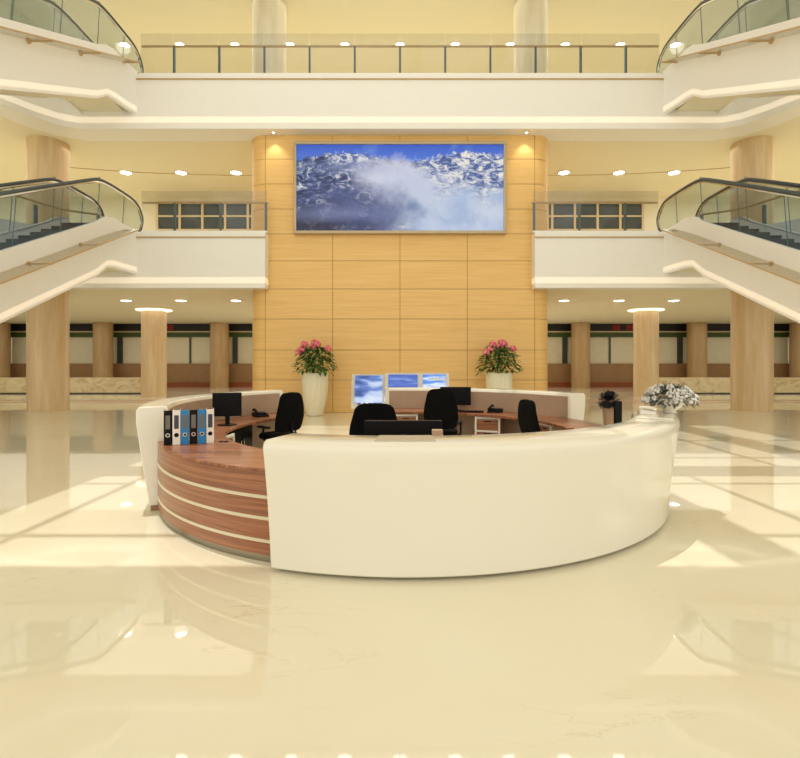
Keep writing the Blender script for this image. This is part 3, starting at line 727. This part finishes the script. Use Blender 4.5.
# ---------------------------------------------------------------- plants
def leaf(b, p, d, up, L, Wd):
    d = d.normalized(); s = d.cross(up)
    if s.length < .01: s = d.orthogonal()
    s.normalize(); n = s.cross(d)
    v = [p, p+d*L*.35+s*Wd*.5+n*L*.06, p+d*L*.35+n*L*.02, p+d*L*.35-s*Wd*.5+n*L*.06, p+d*L*.72+s*Wd*.36-n*L*.02, p+d*L*.72-n*L*.06, p+d*L*.72-s*Wd*.36-n*L*.02, p+d*L-n*L*.18]
    v = [b.verts.new(q) for q in v]
    for f in ((0,1,2),(0,2,3),(1,4,5,2),(2,5,6,3),(4,7,5),(5,7,6)): b.faces.new([v[i] for i in f])
def blossom(b, c, r, rnd, n=14):
    c = Vector(c)
    bmesh.ops.create_icosphere(b, subdivisions=1, radius=r*.55, matrix=Matrix.Translation(c))
    for k in range(n):
        a = k*2.4; el = R(75-120*k/n); d = Vector((math.cos(a)*math.cos(el), math.sin(a)*math.cos(el), math.sin(el)))
        s = d.orthogonal().normalized(); tt = d.cross(s)
        ring = [b.verts.new(c+d*r*(.55+.4*(q % 2 == 0)*0+.42)+ (s*math.cos(q*pi/3)+tt*math.sin(q*pi/3))*r*.5-d*r*.12) for q in range(6)]
        cen = b.verts.new(c+d*r*1.05)
        for q in range(6): b.faces.new((ring[q], ring[(q+1) % 6], cen))
def planter(loc, label, seed, sx):
    rnd = random.Random(seed)
    o = thing('flower_planter', label, 'potted plant', loc)
    obj('pot', lathe(BM(), [(.2, 0), (.235, .02), (.3, .25), (.365, .6), (.395, .95), (.395, 1.26), (.385, 1.28), (.365, 1.28), (.36, 1.2), (.01, 1.19)], n=44), 'pot', o, smooth=40)
    obj('soil', lathe(BM(), [(.358, 1.19), (.3, 1.22), (.01, 1.23)], n=24), 'soil', o)
    b = BM(); tips = []
    for k in range(9):
        a = k*2.4; e = rnd.uniform(.2, .4); pts = [(math.cos(a)*.06, math.sin(a)*.06, 1.2), (math.cos(a)*e*.4, math.sin(a)*e*.4, 1.42), (math.cos(a)*e, math.sin(a)*e, 1.62+rnd.uniform(0, .25))]
        tube(b, smooth_line(pts, 1), .012, 6)
    obj('stems', b, 'stem', o)
    b = BM()
    for k in range(380):
        a = rnd.uniform(0, 2*pi); h = rnd.random()**.9; rad = (.62-.30*h)*math.sqrt(rnd.uniform(.05, 1))
        p = Vector((math.cos(a)*rad, math.sin(a)*rad, 1.38+.72*h-.14*rad)); d = Vector((math.cos(a+rnd.uniform(-.7, .7)), math.sin(a+rnd.uniform(-.7, .7)), rnd.uniform(-.7, .35)))
        leaf(b, p, d, Vector((0, 0, 1)), rnd.uniform(.16, .28), rnd.uniform(.07, .11))
    obj('foliage', b, 'leaf', o, smooth=0)
    for (x, z) in ((-.46, 1.88), (-.33, 1.98), (-.26, 2.12), (-.03, 2.04), (.03, 2.17), (.12, 2.12), (.42, 1.99)):
        bb = BM(); blossom(bb, (x*sx, -.26+rnd.uniform(-.05, .1), z), .11, rnd); obj('blossom', bb, 'pink', o, smooth=50)
planter((-2.54, 15.55, 0), 'tall white pot of pink flowers on the left, fully seen on the floor', 3, 1)
planter((2.96, 15.55, 0), 'tall white pot of pink flowers on the right, half hidden by the rear counter', 5, .9)

# small dark plant and black holder on the right worktop
rnd = random.Random(4)
o = thing('small_potted_plant', 'small plant with near-black leaves in a square beige pot, right end of the worktop', 'potted plant', (2.82, 7.02, .74))
loft_b = BM(); loft(loft_b, [[(x*w_, y*w_, z) for x, y in ((-1,-1),(1,-1),(1,1),(-1,1))] for w_, z in ((.052, 0), (.066, .25), (.058, .25), (.056, .225))]); obj('pot', loft_b, 'clay', o, smooth=0)
b = BM()
for k in range(520):
    a = rnd.uniform(0, 2*pi); el = math.asin(rnd.uniform(-.6, .99)); d = Vector((math.cos(a)*math.cos(el), math.sin(a)*math.cos(el), math.sin(el)))
    leaf(b, Vector((0, 0, .325))+d*rnd.uniform(.03, .12), d, Vector((0, 0, 1)), rnd.uniform(.04, .07), .035)
obj('foliage', b, 'leaf_black', o, smooth=0)
obj('stem', tube(BM(), [(0, 0, .235), (0, 0, .36)], .01, 6), 'stem', o)
o = thing('card_holder', 'slim black upright holder beside the small dark plant', 'holder', (2.84, 6.78, .74), R(10))
obj('upright', box(BM(), -.05, .05, -.02, .02, .012, .35), 'black', o, bevel=.005)
obj('foot', box(BM(), -.055, .055, -.06, .06, 0, .012), 'black', o, smooth=0)

# white flower bowl on the counter end
o = thing('flower_bowl', 'white bowl heaped with grey-white flowers at the right end of the counter', 'flower arrangement', dp(3.13, 68.5, 1.04))
obj('bowl', lathe(BM(), [(.065, 0), (.075, .01), (.06, .03), (.11, .06), (.165, .12), (.185, .16), (.175, .165), (.14, .12), (.01, .08)], n=36), 'white_gloss', o, smooth=50)
b = BM(); rnd = random.Random(9)
for k in range(420):
    a = rnd.uniform(0, 2*pi); el = rnd.uniform(-.25, 1.45); rx = .27
    d = Vector((math.cos(a)*math.cos(el), math.sin(a)*math.cos(el)*.8, math.sin(el)*.62))
    p = Vector((0, 0, .13))+d*rx*rnd.uniform(.55, .92); leaf(b, p, d+Vector((rnd.uniform(-.5, .5), rnd.uniform(-.5, .5), rnd.uniform(-.5, .2))), Vector((0, 0, 1)), rnd.uniform(.05, .085), .03)
obj('foliage', b, 'leaf_grey', o, smooth=0)
for k in range(64):
    a = rnd.uniform(0, 2*pi); el = math.asin(rnd.uniform(-.1, .98))
    d = Vector((math.cos(a)*math.cos(el)*.26, math.sin(a)*math.cos(el)*.22, math.sin(el)*.16))
    b = BM(); blossom(b, Vector((0, 0, .13))+d, rnd.uniform(.032, .048), rnd, 10); obj('blossom', b, 'petal', o, smooth=50)
# white telephone at the counter end
o = thing('white_desk_phone', 'small white telephone on the right end of the front counter before the flower bowl', 'telephone', dp(2.9, 64.5, 1.04), R(70))
b = BM(); prism_yz(b, [(-.08, 0), (.08, 0), (.08, .05), (-.08, .03)], -.1, .1); obj('body', b, 'white', o, bevel=.006)
obj('handset', tube(BM(), smooth_line([(-.06, -.085, .05), (-.06, -.04, .07), (-.06, .04, .075), (-.06, .085, .07)]), .016, 8), 'white', o)

# ---------------------------------------------------------------- information console behind the desk
t = thing('information_console', 'pale console with three sloping blue screens behind the desk', 'console', (-.0, 12.6, 0))
def slopebox(name, x0, x1, zb, zt, dy, mat, par, off=0, th=.06):
    # sloping slab: bottom at y=12.4+off, top leans back by dy
    b = BM(); y0 = 12.4; sl = dy
    n = Vector((0, -(zt-zb), sl)).normalized()      # outward normal
    A = Vector((0, y0, zb)); B = Vector((0, y0+sl, zt))
    vs_ = []
    for q in (A+n*off, B+n*off, B+n*(off-th), A+n*(off-th)): vs_.append(q)
    lo = [b.verts.new((x0, q.y, q.z)) for q in vs_]; hi = [b.verts.new((x1, q.y, q.z)) for q in vs_]
    b.faces.new(lo[::-1]); b.faces.new(hi)
    for i in range(4): b.faces.new((lo[i], lo[(i+1)%4], hi[(i+1)%4], hi[i]))
    return obj(name, b, mat, par, world=True, smooth=0)
sh = slopebox('left_housing', -1.17, -.36, .49, 1.30, .26, 'console', t)
d1 = slopebox('display', -1.08, -.42, .60, 1.25, .26*.8, 'sea1', t, .09)
d1.location.y += 0
for k in range(5):
    slopebox('key', -1.0+.125*k, -.93+.125*k, .565, .60, .0105, 'slot_dark', t, .115, .02)
sh = slopebox('right_housing', -.355, 1.18, .92, 1.34, .15, 'console', t)
slopebox('display', -.28, .42, .99, 1.29, .107, 'sea2', t, .03, .04)
slopebox('display', .55, 1.10, .99, 1.29, .107, 'sea3', t, .03, .04)
b = BM()
for k in range(7): box(b, .74+.05*k, .775+.05*k, 12.37, 12.40, 1.16, 1.16+.05+.02*((k*3) % 2))
obj('caption_strokes', b, 'white', t, world=True, smooth=0, label='small white illegible caption strokes on the right display')
for x in (-.9, .9): obj('leg', box(BM(), x-.06, x+.06, 12.6, 12.72, .04, .95), 'console', t, world=True, bevel=.01)
obj('base_plate', box(BM(), -1.1, 1.1, 12.35, 12.95, 0, .04), 'steel', t, world=True, bevel=.01)
obj('crossbar', box(BM(), -1.1, 1.1, 12.62, 12.7, .86, .96), 'console', t, world=True, smooth=0)
